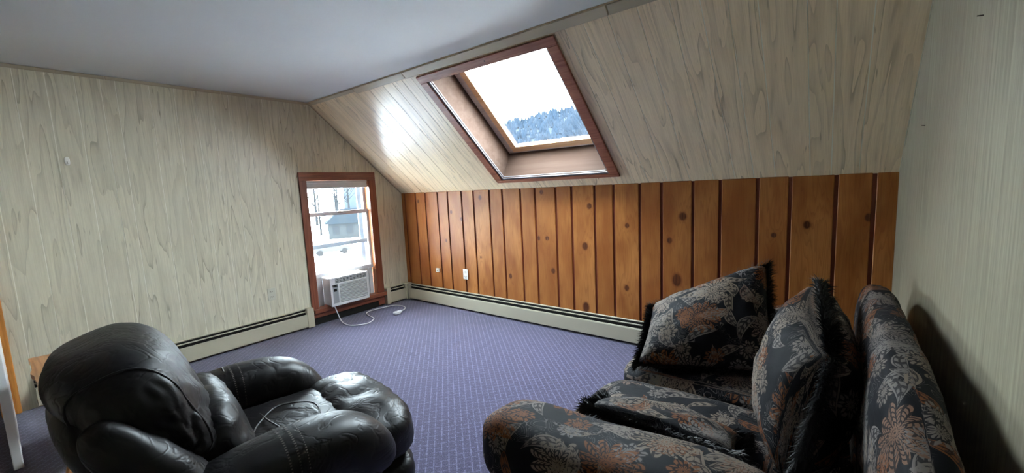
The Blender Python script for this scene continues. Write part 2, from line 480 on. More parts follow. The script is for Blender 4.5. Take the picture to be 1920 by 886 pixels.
def soft_box(name, c, h, mat, parent, rx=0.0, n=4.0, seg=14, wr=0.0, ws=7.0, wst=(1, 1, 1), deform=None, wrap=None, local=False, puff=0.0, seed=0.0):
    """rounded upholstery block: a cube grid pulled to a superellipsoid, with creases pushed along the surface"""
    c = Vector(c); h = Vector(h); R = Matrix.Rotation(rx, 3, 'X')
    bm = bmesh.new(); bmesh.ops.create_cube(bm, size=2)
    bmesh.ops.subdivide_edges(bm, edges=list(bm.edges), cuts=seg, use_grid_fill=True)
    vs, uvs = [], []
    bm.verts.index_update()
    for v in bm.verts:
        p = v.co.copy()
        q = Vector([math.tan(t * 0.78) / math.tan(0.78) for t in p])
        k = (abs(q.x) ** n + abs(q.y) ** n + abs(q.z) ** n) ** (1.0 / n)
        q = q / k
        d = Vector([math.copysign(abs(t) ** (n - 1), t) for t in q]); d.normalize()
        w = Vector((q.x * h.x, q.y * h.y, q.z * h.z))
        if puff: w.z += puff * (1 - q.x ** 2) * (1 - q.y ** 2) * (1 if q.z > 0 else -0.3)
        if wr:
            s_ = Vector((w.x * ws * wst[0] + seed, w.y * ws * wst[1] + seed * 1.7, w.z * ws * wst[2]))
            a = mnoise.noise(s_) + 0.5 * mnoise.noise(s_ * 2.1)
            w += d * (wr * (abs(a) * -1.6 + 0.3))
        if deform: w = deform(w, q)
        pw = R @ w + c
        vs.append(pw)
        if wrap == 'x': uvs.append((w.x, w.y + math.copysign(h.z - w.z, w.y)))
        elif wrap == 'y': uvs.append((w.y, w.x + math.copysign(h.z - w.z, w.x)))
        else:
            ax = max(range(3), key=lambda i: abs(p[i]))
            uvs.append(((w.y, w.z), (w.x, w.z), (w.x, w.y))[ax])
    fs = [[v.index for v in fc.verts] for fc in bm.faces]; bm.free()
    return obj(name, vs, fs, mat, parent, uvs, True, local)

# ================================================================== SETTING
ground_z = -5.5
floor = struct(boxes('floor', [(-1.6, W + .15, YB, 0.12, -0.12, 0.0)], 'carpet'), 'blue violet loop carpet with a grid of pale dashes')

# window wall (left in the picture): backing with window and door openings, planks on it
WY0, WY1, WZ0, WZ1 = -1.195, -0.470, 0.165, 1.525     # clear window opening
def top_at(y): return H if y <= -D else H1 + (-y) * (H - H1) / D
polys = [[(-3.35, 0), (WY0, 0), (WY0, H), (-3.35, H)],
         [(WY1, 0), (0, 0), (0, H1), (WY1, top_at(WY1))],
         [(WY0, 0), (WY1, 0), (WY1, WZ0), (WY0, WZ0)],
         [(WY0, WZ1), (WY1, WZ1), (WY1, top_at(WY1)), (-D, H), (WY0, H)],
         [(YB, 0), (-4.2, 0), (-4.2, H), (YB, H)],
         [(-4.2, 2.03), (-3.35, 2.03), (-3.35, H), (-4.2, H)]]
wall_left = struct(prisms('wall_left', polys, -0.13, 0.0, 'x', 'groove'), 'window wall clad in pale wood panelling')
edges = [-3.36, -3.20, -3.045, -2.90, -2.759, -2.626, -2.544, -2.348, -2.19, -2.05, -1.93, -1.804, -1.66, -1.525, -1.382, -1.255,
         -1.10, -0.97, -0.85, -0.73, -0.61, -0.49, -0.37, -0.24, -0.12, 0.0]
def clip_top(y0, y1, zb):
    if zb >= min(top_at(y0), top_at(y1)) and zb >= max(top_at(y0), top_at(y1)): return None
    p = [(y0, zb), (y1, zb), (y1, top_at(y1))]
    if y0 < -D < y1: p.append((-D, H))
    p.append((y0, top_at(y0)))
    return p
gap = 0.0022
for i in range(len(edges) - 1):
    a, b_ = edges[i] + gap, edges[i + 1] - gap
    cuts = [a] + [t for t in (-1.245, -0.405) if a < t < b_] + [b_]
    ps = []
    for q in range(len(cuts) - 1):
        y0, y1 = cuts[q], cuts[q + 1]
        inside = -1.246 < (y0 + y1) / 2 < -0.404
        p = clip_top(y0, y1, 1.585 if inside else 0.0)
        if p: ps.append(p)
    if ps: prisms('plank', ps, 0.0, 0.0022, 'x', 'panel', wall_left)

# knee wall with knotty pine boards
wall_far = struct(boxes('wall_far', [(-0.13, W + .13, 0.0, 0.12, 0.0, H1 + 0.01)], 'pine_groove'), 'knee wall of knotty pine boards')
pb = [-0.011, .063, .274, .453, .668, .837, 1.058, 1.238, 1.465, 1.639, 1.868, 2.044, 2.275, 2.442, 2.669, 2.844, 3.069, 3.243, 3.475, 3.66, 3.893, 4.078, 4.315, 4.494, W + .011]
for i in range(len(pb) - 1):
    dz = random.uniform(-0.004, 0.004)
    boxes('pine_board', [(pb[i] + .010, pb[i + 1] - .010, -0.010, -0.0005, 0.0, H1 + 0.003 + dz * .4)], 'pine', wall_far, bevel=0.0035)

# sloped ceiling with skylight opening; planks run up the slope
SX0, SX1, SS0, SS1 = 1.735, 2.865, 0.140, 1.325        # opening in the slope
def slope_fn(a, o, b_): return S(a, b_, o)
pol = [[(-.13, -.1), (SX0, -.1), (SX0, SL + .05), (-.13, SL + .05)], [(SX1, -.1), (W + .13, -.1), (W + .13, SL + .05), (SX1, SL + .05)],
       [(SX0, -.1), (SX1, -.1), (SX1, SS0), (SX0, SS0)], [(SX0, SS1), (SX1, SS1), (SX1, SL + .05), (SX0, SL + .05)]]
slope = struct(prisms('ceiling_slope', pol, 0.0, 0.12, 'y', 'groove', fn=slope_fn), 'sloped ceiling clad in wood panelling')
sx = [0.0, .13, .27, .40, .52, .66, .838, 1.025, 1.229, 1.36, 1.485, 1.60, 1.76, 1.92, 2.08, 2.24, 2.42, 2.60, 2.76, 2.90, 3.02, 3.14, 3.29, 3.454, 3.617, 3.753, 3.87, 3.993, 4.181, 4.287, 4.419, W]
for i in range(len(sx) - 1):
    a, b_ = sx[i] + gap, sx[i + 1] - gap
    c0, c1 = SX0 - .03, SX1 + .03
    cuts = [a] + [t for t in (c0, c1) if a < t < b_] + [b_]
    ps = []
    for q in range(len(cuts) - 1):
        x0, x1 = cuts[q], cuts[q + 1]
        if c0 <= (x0 + x1) / 2 <= c1:
            ps += [[(x0, .002), (x1, .002), (x1, SS0 - .02), (x0, SS0 - .02)], [(x0, SS1 + .02), (x1, SS1 + .02), (x1, SL), (x0, SL)]]
        else: ps.append([(x0, .002), (x1, .002), (x1, SL), (x0, SL)])
    prisms('plank', ps, -0.0022, 0.0, 'y', 'slope_panel', slope, fn=slope_fn)

ceiling = struct(boxes('ceiling', [(-1.6, W + .13, YB, -D, H, H + 0.12)], 'ceiling'), 'flat off-white painted ceiling')
wall_right = struct(prisms('wall_right', [[(YB, 0), (0, 0), (0, H1), (-D, H), (YB, H)]], W, W + .13, 'x', 'streak'), 'streaky grey right wall')
wall_back = struct(boxes('wall_back', [(-1.6, W + .13, YB - .12, YB, 0, H)], 'backwall'))
wall_hall = struct(boxes('wall_hall', [(-1.72, -1.6, YB, -2.2, 0, H), (-1.6, -0.13, -2.32, -2.2, 0, H)], 'hall'))

# trims
def trim(i, lst, mat, fn=None, bevel=0.003, label=None):
    return struct(boxes('trim_%d' % i, lst, mat, bevel=bevel, fn=fn), label)
sb = lambda x, o, s: S(x, s, o)
t1 = trim(1, [(0.0, .835, -.011, -.0025, SL - .040, SL - .006)], 'panel_trim', sb)
for a, b_, w_ in ((.84, 1.545, .062), (1.55, 3.30, .066), (3.305, W, .066)):
    boxes('trim_strip', [(a, b_, -.012, -.0025, SL - w_, SL - .006)], 'panel_trim', t1, 0.003, sb)
t2 = trim(2, [(.0025, .012, -3.36, -2.60, H - .026, H - .001)], 'panel_trim')
for a, b_ in ((-2.596, -1.86), (-1.856, -D)):
    boxes('trim_strip', [(.0025, .012, a, b_, H - .026, H - .001)], 'panel_trim', t2, 0.003)
trim(3, [(.0025, .011, -.0115, -.0025, 0.004, SL - .01)], 'panel_trim', sb)

# ---- window 1: casing, jambs, sashes
win = struct(boxes('window_1', [(-0.13, -0.10, WY0 - .02, WY0 + .03, WZ0, WZ1), (-0.13, -0.10, WY1 - .03, WY1 + .02, WZ0, WZ1),
                                (-0.13, -0.10, WY0, WY1, WZ1 - .03, WZ1 + .02), (-0.13, -0.10, WY0, WY1, WZ0 - .02, WZ0 + .02)], 'vinyl'), 'double hung window in red-brown casing')
boxes('casing_board', [(.0025, .022, -1.267, -.383, 1.522, 1.607)], 'casing_y', win, .002)
boxes('casing_board', [(.0025, .022, -1.267, WY0 + .002, .085, 1.5215)], 'casing', win, .002)
boxes('casing_board', [(.0025, .022, WY1 - .002, -.383, .022, 1.5215)], 'casing', win, .002)
boxes('jamb', [(-.125, .003, WY0 - .012, WY0 + .004, WZ0, WZ1)], 'jamb', win)
boxes('jamb', [(-.125, .003, WY1 - .004, WY1 + .012, WZ0, WZ1)], 'jamb', win)
boxes('jamb', [(-.125, .003, WY0, WY1, WZ1 - .004, WZ1 + .012)], 'jamb', win)
boxes('window_stool', [(-.12, .060, -1.262, -.360, .128, .172)], 'casing_y', win, .006)
boxes('apron_board', [(.0025, .026, -1.262, -.388, .078, .127)], 'casing_y', win, .003)
boxes('dark_gap_strip', [(.0025, .012, -1.262, -.388, .002, .077)], 'dark', win)  # flat strip coloured dark to stand in for the shaded gap
def sash(x0, x1, z0, z1, st=.035, br=.04, tr=.035, mat='vinyl'):
    o = boxes('sash', [(x0, x1, WY0 + .004, WY0 + .004 + st, z0, z1), (x0, x1, WY1 - .004 - st, WY1 - .004, z0, z1),
                       (x0, x1, WY0 + .004 + st, WY1 - .004 - st, z0, z0 + br), (x0, x1, WY0 + .004 + st, WY1 - .004 - st, z1 - tr, z1)], mat, win)
    boxes('pane', [((x0 + x1) / 2 - .002, (x0 + x1) / 2 + .002, WY0 + .004 + st, WY1 - .004 - st, z0 + br, z1 - tr)], 'glass', o)
    return o
up = sash(-.098, -.072, .795, WZ1 - .004, .030, .042, .03, 'rail')
lo = sash(-.066, -.036, .490, 1.185, .028, .038, .042)
boxes('sash_lock', [(-.036, -.020, -.86, -.80, 1.164, 1.182), (-.034, -.016, -.845, -.825, 1.178, 1.190)], 'steel', lo, .002)
# storm window frame outside
st_ = boxes('storm_frame', [(-.150, -.131, WY1 - .075, WY1 + .02, WZ0, WZ1), (-.150, -.131, WY0 - .02, WY0 + .02, WZ0, WZ1),
                            (-.150, -.131, WY0, WY1, 1.15, 1.175)], 'rail', win)

# ---- window 2: skylight
sky = struct(boxes('window_2', [(SX0 - .002, SX1 + .002, 0.262, .30, SS1 - .10, SS1 + .03), (SX0 - .05, SX0 + .085, .262, .30, SS0 + .02, SS1 + .03),
                                (SX1 - .085, SX1 + .05, .262, .30, SS0 + .02, SS1 + .03), (SX0 - .002, SX1 + .002, .262, .30, SS0, .215 + .055)], 'weathered', fn=lambda x, o, s: S(x, s, o)), 'skylight in the sloped ceiling')
cw = .075
for nm, b_ in (('casing_board', (SX0 - cw, SX1 + cw, -.020, -.0024, SS1 - .004, SS1 + .058)), ('casing_board', (SX0 - cw, SX1 + cw, -.020, -.0024, SS0 - .030, SS0 + .004)),
               ('casing_board', (SX0 - cw, SX0 + .004, -.020, -.0024, SS0 + .0045, SS1 - .0045)), ('casing_board', (SX1 - .004, SX1 + cw, -.020, -.0024, SS0 + .0045, SS1 - .0045))):
    boxes(nm, [b_], 'casing_x', sky, .003, sb)
def quad_slab(name, pts, th, mat, parent):           # pts in slope coords (x,s,o); thickness outward from the well
    p = [S(*t) for t in pts]; n = (p[1] - p[0]).cross(p[3] - p[0]).normalized() * th
    vs = p + [t + n for t in p]
    fs = [[0, 1, 2, 3], [7, 6, 5, 4]] + [[i, 4 + i, 4 + (i + 1) % 4, (i + 1) % 4] for i in range(4)]
    o = obj(name, vs, fs, mat, parent)
    bm = bmesh.new(); bm.from_mesh(o.data); bmesh.ops.recalc_face_normals(bm, faces=bm.faces); bm.to_mesh(o.data); bm.free()
DP = .265; SB = .215
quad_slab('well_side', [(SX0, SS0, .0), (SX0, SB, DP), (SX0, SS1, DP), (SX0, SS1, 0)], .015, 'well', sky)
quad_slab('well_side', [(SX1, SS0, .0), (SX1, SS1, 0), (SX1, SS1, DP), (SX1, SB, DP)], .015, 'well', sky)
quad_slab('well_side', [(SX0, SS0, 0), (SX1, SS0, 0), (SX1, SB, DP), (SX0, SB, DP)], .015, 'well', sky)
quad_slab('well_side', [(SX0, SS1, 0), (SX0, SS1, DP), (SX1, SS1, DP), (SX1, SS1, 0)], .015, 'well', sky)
# sash with glass, proud of the weathered frame
gx0, gx1, gs0, gs1 = 1.885, 2.715, .315, 1.225
sw = .062
for b_ in ((gx0 - sw, gx1 + sw, .245, .292, gs0 - sw, gs0), (gx0 - sw, gx1 + sw, .245, .292, gs1, gs1 + sw), (gx0 - sw, gx0, .245, .292, gs0, gs1), (gx1, gx1 + sw, .245, .292, gs0, gs1)):
    boxes('sash_bar', [b_], 'sash_wood', sky, .003, sb)
boxes('pane', [(gx0, gx1, .272, .277, gs0, gs1)], 'sky_glass', sky, 0, sb)
# bright metal screen track around the inner edge of the casing
for b_ in ((SX0 + .002, SX0 + .020, -.012, .004, SS0 + .006, SS1 - .01), (SX1 - .016, SX1 - .002, -.012, .004, SS0 + .006, SS1 - .01), (SX0 + .021, SX1 - .017, -.012, .004, SS0 + .006, SS0 + .022)):
    boxes('screen_track', [b_], 'track', sky, .003, sb)
boxes('screen_track', [(SX0 + .032, SX0 + .040, -.006, .004, SS0 + .034, SS1 - .01)], 'track', sky, .001, sb)
boxes('screen_track', [(SX0 + .0405, SX1 - .03, -.006, .004, SS0 + .034, SS0 + .041)], 'track', sky, .001, sb)
cyl('screw_hole', S(2.37, SS1 + .03, -.0215), S(2.37, SS1 + .03, -.019), .006, 'nail', sky, 8)

# ---- door at the far left edge: casing on the window wall, white leaf standing open
door = struct(boxes('door_1', [(.10, .985, -3.338, -3.302, .012, 2.0)], 'door_white', bevel=.003), 'white door standing open')
boxes('door_casing', [(.0025, .024, -3.36, -3.272, .0, 2.09)], 'orange_trim', door, .003)
boxes('door_casing', [(.0025, .024, -4.30, -3.3605, 2.03, 2.11)], 'orange_trim', door, .003)
boxes('door_casing', [(.0025, .024, -4.29, -4.2, .0, 2.029)], 'orange_trim', door, .003)
boxes('strike_plate', [(.9855, .9875, -3.329, -3.312, .90, 1.0)], 'steel', door)
kn = cyl('door_knob', (.91, -3.3015, .95), (.91, -3.29, .95), .028, 'steel', door, 16)
cyl('knob_stem', (.91, -3.339, .95), (.91, -3.37, .95), .012, 'steel', kn, 12)

# ================================================================== BASEBOARD HEATERS
def heater(name, label, along, a0, a1, caps):
    """along 'x' on the knee wall or 'y' on the window wall; d is the distance from the wall"""
    def mp(t, d, z): return Vector((t, -d, z)) if along == 'x' else Vector((d, t, z))
    base = .0145 if along == 'x' else .0025
    mid = mp((a0 + a1) / 2, .035, 0)
    rt = root(name, label, 'heater', mid, group='cream baseboard heaters')
    def B(nm, d0, d1, z0, z1, mat, s0=a0, s1=a1, bev=0.0, par=rt):
        return boxes(nm, [(s0, s1, d0 + base, d1 + base, z0, z1)], mat, par, bev, lambda t, d, z: mp(t, d, z))
    B('back_plate', 0, .004, .02, .205, 'enamel')
    B('top_hood', .004, .016, .196, .205, 'enamel', bev=.002)
    B('damper', .028, .034, .172, .183, 'enamel', bev=.002)
    fp = B('front_panel', .050, .057, .022, .146, 'enamel', bev=.003)
    B('panel_lip', .046, .056, .1465, .152, 'enamel', bev=.002, par=fp)
    B('slot_shade_core', .006, .020, .035, .192, 'dark')  # dark sheet over the fins, raised to paint shade into the slots
    B('fin_block', .0205, .048, .035, .142, 'dark')
    for s0, s1 in caps:
        B('end_cap', 0, .063, .008, .210, 'enamel', s0, s1, .005)
    return rt
heater('baseboard_heater', 'long cream baseboard heater under the knotty pine boards', 'x', .075, W - .02, [(.066, .095)])
heater('baseboard_heater', 'cream baseboard heater below the outlet, behind the recliner', 'y', -3.20, -1.33, [(-1.345, -1.275)])
heater('baseboard_heater', 'short cream baseboard heater between the window and the corner', 'y', -.33, -.085, [(-.378, -.32), (-.1, -.004)])

# ================================================================== OUTLETS, HOOK, NAILS
def outlet(name, label, fn, mat, w=.072, h=.118, duplex=True, group=None):
    rt = root(name, label, 'outlet', fn(0, 0, 0), group=group)
    boxes('cover_plate', [(-w / 2, w / 2, 0, .006, -h / 2, h / 2)], mat, rt, .002, fn)
    if duplex:
        for k in (-1, 1):
            rc = boxes('receptacle', [(-.017, .017, .0062, .009, k * .025 - .014, k * .025 + .014)], mat, rt, .002, fn)
            boxes('slots', [(-.009, -.006, .0092, .0098, k * .025 - .004, k * .025 + .008), (.006, .009, .0092, .0098, k * .025 - .004, k * .025 + .008), (-.002, .002, .0092, .0098, k * .025 - .011, k * .025 - .007)], 'slot', rc, 0, fn)
    return rt
outlet('wall_outlet', 'white double outlet on the pine boards above the heater', lambda t, d, z: Vector((1.058 + t, -.0145 - d, .411 + z)), 'plate_white')
outlet('wall_outlet', 'pale outlet on the panelled wall left of the window', lambda t, d, z: Vector((.0025 + d, -1.637 + t, .431 + z)), 'plate')
pj = root('phone_jack', 'small white square jack on the pine boards, left of the outlet', 'jack', (.608, -.0145, .42))
boxes('jack_body', [(.580, .634, -.0345, -.0148, .397, .443)], 'plate_white', pj, .003)
boxes('jack_socket', [(.599, .615, -.0352, -.0347, .412, .424)], 'slot', pj)
hk = root('wall_hook', 'small white hook on the panelled wall above the recliner', 'hook', (.0025, -2.86, 1.689))
soft_box('hook_plate', (.0065, -2.86, 1.689), (.004, .014, .030), 'plate_white', hk, n=3, seg=5)
tube('hook_prong', [(.010, -2.86, 1.685), (.022, -2.86, 1.672), (.030, -2.86, 1.674), (.032, -2.86, 1.684)], .0035, 'plate_white', hk, 6, 4)

def right_nail(y, z, label):
    o = cyl('wall_nail', (W - .0005, y, z), (W - .012, y + .003, z + .002), .0017, 'nail', None, 8)
    tag(o, label, 'nail')
right_nail(-1.625, 1.746, 'small nail in the grey right wall near the top of the picture')
right_nail(-.814, 1.537, 'small nail in the grey right wall beside the sloped ceiling')

# ================================================================== WINDOW BLIND
bl = root('window_blind', 'white blind pulled up to the top of the window', 'blind', (-.02, -.83, 1.45))
boxes('headrail', [(-.034, -.002, WY0 + .008, WY1 - .008, 1.494, 1.519)], 'white', bl, .003)
for i in range(7):
    boxes('slat', [(-.033 + .002 * (i % 2), -.004 - .001 * (i % 2), WY0 + .012, WY1 - .012, 1.4535 + i * .0057, 1.4590 + i * .0057)], 'white', bl)
boxes('bottom_rail', [(-.034, -.002, WY0 + .012, WY1 - .012, 1.438, 1.453)], 'white', bl, .003)

# ================================================================== AIR CONDITIONER
AY0, AY1, AZ0, AZ1 = -1.105, -.655, .178, .486
AX = .125
ac = root('air_conditioner', 'white window air conditioner on the sill', 'air conditioner', (.0, -.88, .175))
boxes('body', [(-.33, AX - .03, AY0 + .006, AY1 - .006, AZ0 + .004, AZ1 - .004)], 'white', ac, .006)
fr = boxes('front_bezel', [(AX - .03, AX, AY0, AY1, AZ0, AZ0 + .030), (AX - .03, AX, AY0, AY1, AZ1 - .075, AZ1 - .062), (AX - .03, AX, AY0, AY1, AZ1 - .012, AZ1),
                           (AX - .03, AX, AY0, AY0 + .022, AZ0 + .030, AZ1 - .075), (AX - .03, AX, AY0 + .085, AY0 + .10, AZ0 + .030, AZ1 - .075), (AX - .03, AX, AY1 - .02, AY1, AZ0 + .030, AZ1 - .075),
                           (AX - .03, AX, AY0, AY0 + .055, AZ1 - .062, AZ1 - .012), (AX - .03, AX, AY1 - .02, AY1, AZ1 - .062, AZ1 - .012)], 'white', ac)
boxes('recess', [(AX - .029, AX - .024, AY0 + .02, AY1 - .02, AZ0 + .028, AZ1 - .012)], 'slot', ac)  # dark sheet paints the shade between the louvres
for i in range(13):
    z = AZ0 + .036 + i * .0152
    boxes('louvre', [(AX - .020, AX - .001, AY0 + .10, AY1 - .02, z, z + .0095)], 'white', ac, .002)
cp = boxes('control_panel', [(AX - .022, AX - .004, AY0 + .022, AY0 + .085, AZ0 + .030, AZ1 - .105)], 'ac_grey', ac, .002)
boxes('display', [(AX - .0038, AX - .002, AY0 + .035, AY0 + .070, AZ1 - .150, AZ1 - .122)], 'dark', cp)
cyl('sensor', (AX - .002, AY0 + .052, AZ1 - .088), (AX + .001, AY0 + .052, AZ1 - .088), .008, 'dark', ac, 12)
for i in range(9):
    y = AY0 + .063 + i * .0405
    boxes('vane', [(AX - .026, AX - .003, y, y + .005, AZ1 - .061, AZ1 - .013)], 'white', ac)
for i in range(3):
    z = AZ1 - .052 + i * .015
    boxes('vane', [(AX - .024, AX - .006, AY0 + .056, AY1 - .021, z, z + .004)], 'white', ac)
# accordion side panels that close the window beside it
sp1 = root('side_panel', 'white filler panel left of the air conditioner', 'filler panel', (-.05, -1.15, .172), group='filler panels beside the air conditioner')
sp2 = root('side_panel', 'pleated white filler panel right of the air conditioner', 'filler panel', (-.05, -.56, .172), group='filler panels beside the air conditioner')
boxes('sheet', [(-.056, -.046, WY0 + .005, AY0 + .004, .173, .489)], 'white', sp1)
boxes('top_rail', [(-.060, -.040, WY0 + .005, AY0 + .004, .474, .4895)], 'white', sp1, .002)
for i in range(7):
    y = AY1 - .004 + i * .0253
    boxes('pleat', [(-.058 + .010 * (i % 2), -.046 + .010 * (i % 2), y, y + .0252, .173, .489)], 'white', sp2)
boxes('top_rail', [(-.060, -.032, AY1 - .004, WY1 - .005, .4893, .4898)], 'white', sp2)

# its power cord with the safety plug
pc = root('power_cord', 'white power cord of the air conditioner looping over the carpet', 'cord', (.35, -.75, 0))
tube('cable', [(.075, -1.066, .1715), (.105, -1.066, .160), (.135, -1.06, .10), (.20, -1.06, .025), (.29, -1.065, .008), (.385, -1.051, .006), (.455, -.97, .006), (.465, -.90, .006), (.384, -.79, .006), (.24, -.755, .006), (.135, -.72, .007),
               (.095, -.66, .007), (.10, -.56, .007), (.125, -.42, .007), (.17, -.345, .007), (.27, -.322, .007), (.36, -.35, .007), (.405, -.40, .008), (.432, -.455, .012)], .0055, 'white', pc, 8, 6)
pl = soft_box('plug_box', (.472, -.545, .019), (.024, .046, .018), 'white', pc, n=4, seg=6)
boxes('reset_button', [(.466, .478, -.556, -.544, .036, .0395)], 'ac_grey', pl, .001)
soft_box('strain_relief', (.440, -.480, .014), (.012, .024, .011), 'white', pc, n=3, seg=5)
tube('cable_tie', [(.405, -.452, .008), (.43, -.470, .024), (.452, -.492, .024), (.470, -.478, .010)], .003, 'white', pc, 6, 4)

# ================================================================== RECLINER (local axes: +y is where it faces, +x its right arm)
rc = root('recliner', 'black leather recliner armchair with overstuffed headrest', 'armchair', (2.498, -2.708, 0), math.radians(-7.9), .946)
kw = dict(parent=rc, local=True)
soft_box('base', (0, .0, .10), (.36, .40, .075), 'leather', n=10, seg=6, **kw)
ARM = [(-.50, .37), (-.40, .425), (-.25, .475), (-.06, .508), (.11, .508), (.23, .478), (.315, .40), (.345, .31)]
def arm_pt(sd, t, a, off=0.0):
    P = ARM_S; i = t * (len(P) - 1); k = min(int(i), len(P) - 2); fr_ = i - k
    p = P[k].lerp(P[k + 1], fr_); tg = (P[min(k + 1, len(P) - 1)] - P[max(k - 1, 0)]).normalized()
    nrm = Vector((0, -tg.z, tg.y)); e = max(0.0, 1 - abs(2 * t - 1) ** 5) ** 0.4
    ca, sa = math.cos(a), math.sin(a)
    ex = math.copysign(abs(ca) ** 0.8, ca) * .118; en = math.copysign(abs(sa) ** 0.8, sa) * .105
    bulge = 1.0 + 0.05 * math.sin(t * 3.1)
    q = Vector((sd * (.415 - .045 * max(0, t - .72) / .28 * (1 if sd < 0 else 0.3)), p.y, p.z)) + (Vector((1, 0, 0)) * ex + nrm * en) * e * bulge
    if off: q += (Vector((1, 0, 0)) * ca + nrm * sa) * off
    return q
ARM_S = [Vector((0, p.x, p.y)) for p in spline([Vector((a, b_, 0)) for a, b_ in ARM], 6)]
for sd in (1, -1):
    vs, fs = [], []; NT, NA = 46, 28
    for i in range(NT + 1):
        t = .001 + .998 * i / NT
        for j in range(NA):
            a = 2 * math.pi * j / NA; q = arm_pt(sd, t, a)
            s_ = Vector((q.x * 6, q.y * 17 + sd, q.z * 9)); w = mnoise.noise(s_) + .5 * mnoise.noise(s_ * 2.2)
            amp = .0035 + (.009 if (sd < 0 and math.cos(a) > 0.1) else 0)
            q = q + (Vector((math.cos(a), 0, math.sin(a)))) * (-abs(w) * amp)
            vs.append(q)
    for i in range(NT):
        for j in range(NA): fs.append([i * NA + j, i * NA + (j + 1) % NA, (i + 1) * NA + (j + 1) % NA, (i + 1) * NA + j])
    fs.append(list(range(NA))[::-1]); fs.append(list(range(NT * NA, NT * NA + NA)))
    arm = obj('armrest', vs, fs, 'leather', rc, None, True, True)
    soft_box('arm_panel', (sd * .425, -.06, .225), (.082, .39, .215), 'leather', n=9, seg=10, wr=.003, ws=5, **kw)
    # stitched bands across the arm pad
    dv, df = [], []
    for off_t in (.475, .497, .519) if sd > 0 else (.475, .500):
        for j in range(46):
            a0 = -.5 + j * (math.pi + 1.0) / 46; a1 = a0 + .040
            for a, tt in ((a0, off_t), (a1, off_t), (a1, off_t + .0035), (a0, off_t + .0035)):
                dv.append(arm_pt(sd, tt, a, .0012))
            k = len(dv) - 4; df.append([k, k + 1, k + 2, k + 3])
    for j in range(60):
        a = -.62 if sd > 0 else math.pi + .55
        t0 = .30 + j * .58 / 60
        for tt, da in ((t0, 0), (t0 + .006, 0), (t0 + .006, .022), (t0, .022)):
            dv.append(arm_pt(sd, tt, a + da, .0012))
        k = len(dv) - 4; df.append([k, k + 1, k + 2, k + 3])
    obj('stitching', dv, df, 'stitch', arm, None, False, True)
soft_box('seat_cushion', (0, .06, .345), (.315, .36, .110), 'leather', n=5, seg=16, wr=.006, ws=6, puff=.02, **kw)
def foot_def(w, q):
    w.z += .018 * (1 - q.x ** 2) * (q.z > 0); return w
soft_box('footrest', (.01, .435, .345), (.385, .165, .125), 'leather', n=3.2, seg=18, wr=.012, ws=9, wst=(1.8, .6, .6), deform=foot_def, **kw)
soft_box('footrest_flap', (.01, .475, .150), (.375, .11, .115), 'leather', n=3.4, seg=16, wr=.010, ws=9, wst=(1.8, .6, .6), **kw)
TL = math.radians(17)
soft_box('back_shell', (0, -.335, .50), (.368, .095, .42), 'leather', rx=math.radians(21), n=4.5, seg=12, wr=.004, ws=4, **kw)
soft_box('lumbar_cushion', (0, -.150, .555), (.30, .115, .165), 'leather', rx=TL, n=3.2, seg=16, wr=.010, ws=8, wst=(1, 1, 1.6), **kw)
for sd in (1, -1):
    soft_box('side_bolster', (sd * .358, -.265, .54), (.080, .080, .34), 'leather', rx=math.radians(33), n=2.9, seg=14, wr=.008, ws=7, **kw)
def head_def(w, q):                                   # the pad curls forward at the bottom and drapes over the top
    w.y += -.05 * (q.z > 0) * q.z ** 2
    w.x *= 1.0 - .10 * max(0, q.z) ** 2
    w.z -= .085 * max(0.0, q.y) * max(0.0, -q.z)
    k = (max(0.0, min(1.0, .75 - q.z)) * .9 + .1) * (1.0 + .5 * max(0.0, abs(q.x) - .75) / .25)
    s_ = Vector((w.x * 13.0 + 11.0 + 1.5 * mnoise.noise(w * 5), w.y * 13.0 + 4.0, w.z * 7.0 + 8.0 + 1.2 * mnoise.noise(w * 4 + Vector((7, 0, 0)))))
    a = mnoise.noise(s_); a2 = mnoise.noise(s_ * 2.3)
    d = Vector((q.x ** 3, q.y ** 3, q.z ** 3)).normalized()
    return w + d * (k * (.007 * (1 - min(1.0, abs(a) * 2.4)) * -1.5 + .004 * (1 - min(1.0, abs(a2) * 2.5)) * -1)
                    + .004 * mnoise.noise(w * 4.0))
hd = soft_box('headrest', (0, -.332, .765), (.372, .160, .250), 'leather', rx=math.radians(20), n=3.3, seg=44, deform=head_def, **kw)
for sd in (1, -1):                                    # piping where the top panel of the headrest meets its side
    pts = []
    for i in range(25):
        a = math.radians(-60 + i * 300 / 24); n_ = 3.3; q_ = (1 - .86 ** n_) ** (1 / n_)
        k_ = (abs(math.sin(a)) ** n_ + abs(math.cos(a)) ** n_) ** (-1 / n_)
        q = Vector((sd * .86, -math.cos(a) * k_ * q_, math.sin(a) * k_ * q_))
        w = head_def(Vector((q.x * .372, q.y * .160, q.z * .250)), q)
        pts.append(Matrix.Rotation(math.radians(20), 3, 'X') @ w + Vector((0, -.332, .765)))
    tube('piping', pts, .0045, 'leather', hd, 6, 2, True)

# thin cable lying across the recliner
cb_ = root('charger_cable', 'thin dark cable lying on the recliner seat and over its far arm', 'cable', (2.4, -2.6, .45))
Mr = WM['recliner']
def RL(x, y, z): return Mr @ Vector((x, y, z))
tube('cable', [RL(-.50, -.02, .60), RL(-.42, -.03, .622), RL(-.33, -.02, .565), RL(-.27, -.03, .50), RL(-.15, -.04, .478), RL(.0, -.06, .482), RL(.12, -.05, .486), RL(.0, .02, .486), RL(-.10, .12, .484), RL(-.02, .24, .482), RL(.13, .22, .482),
               RL(.16, .10, .484), RL(.05, .06, .486), RL(-.08, .04, .488)], .0035, 'cable', cb_, 6, 8)

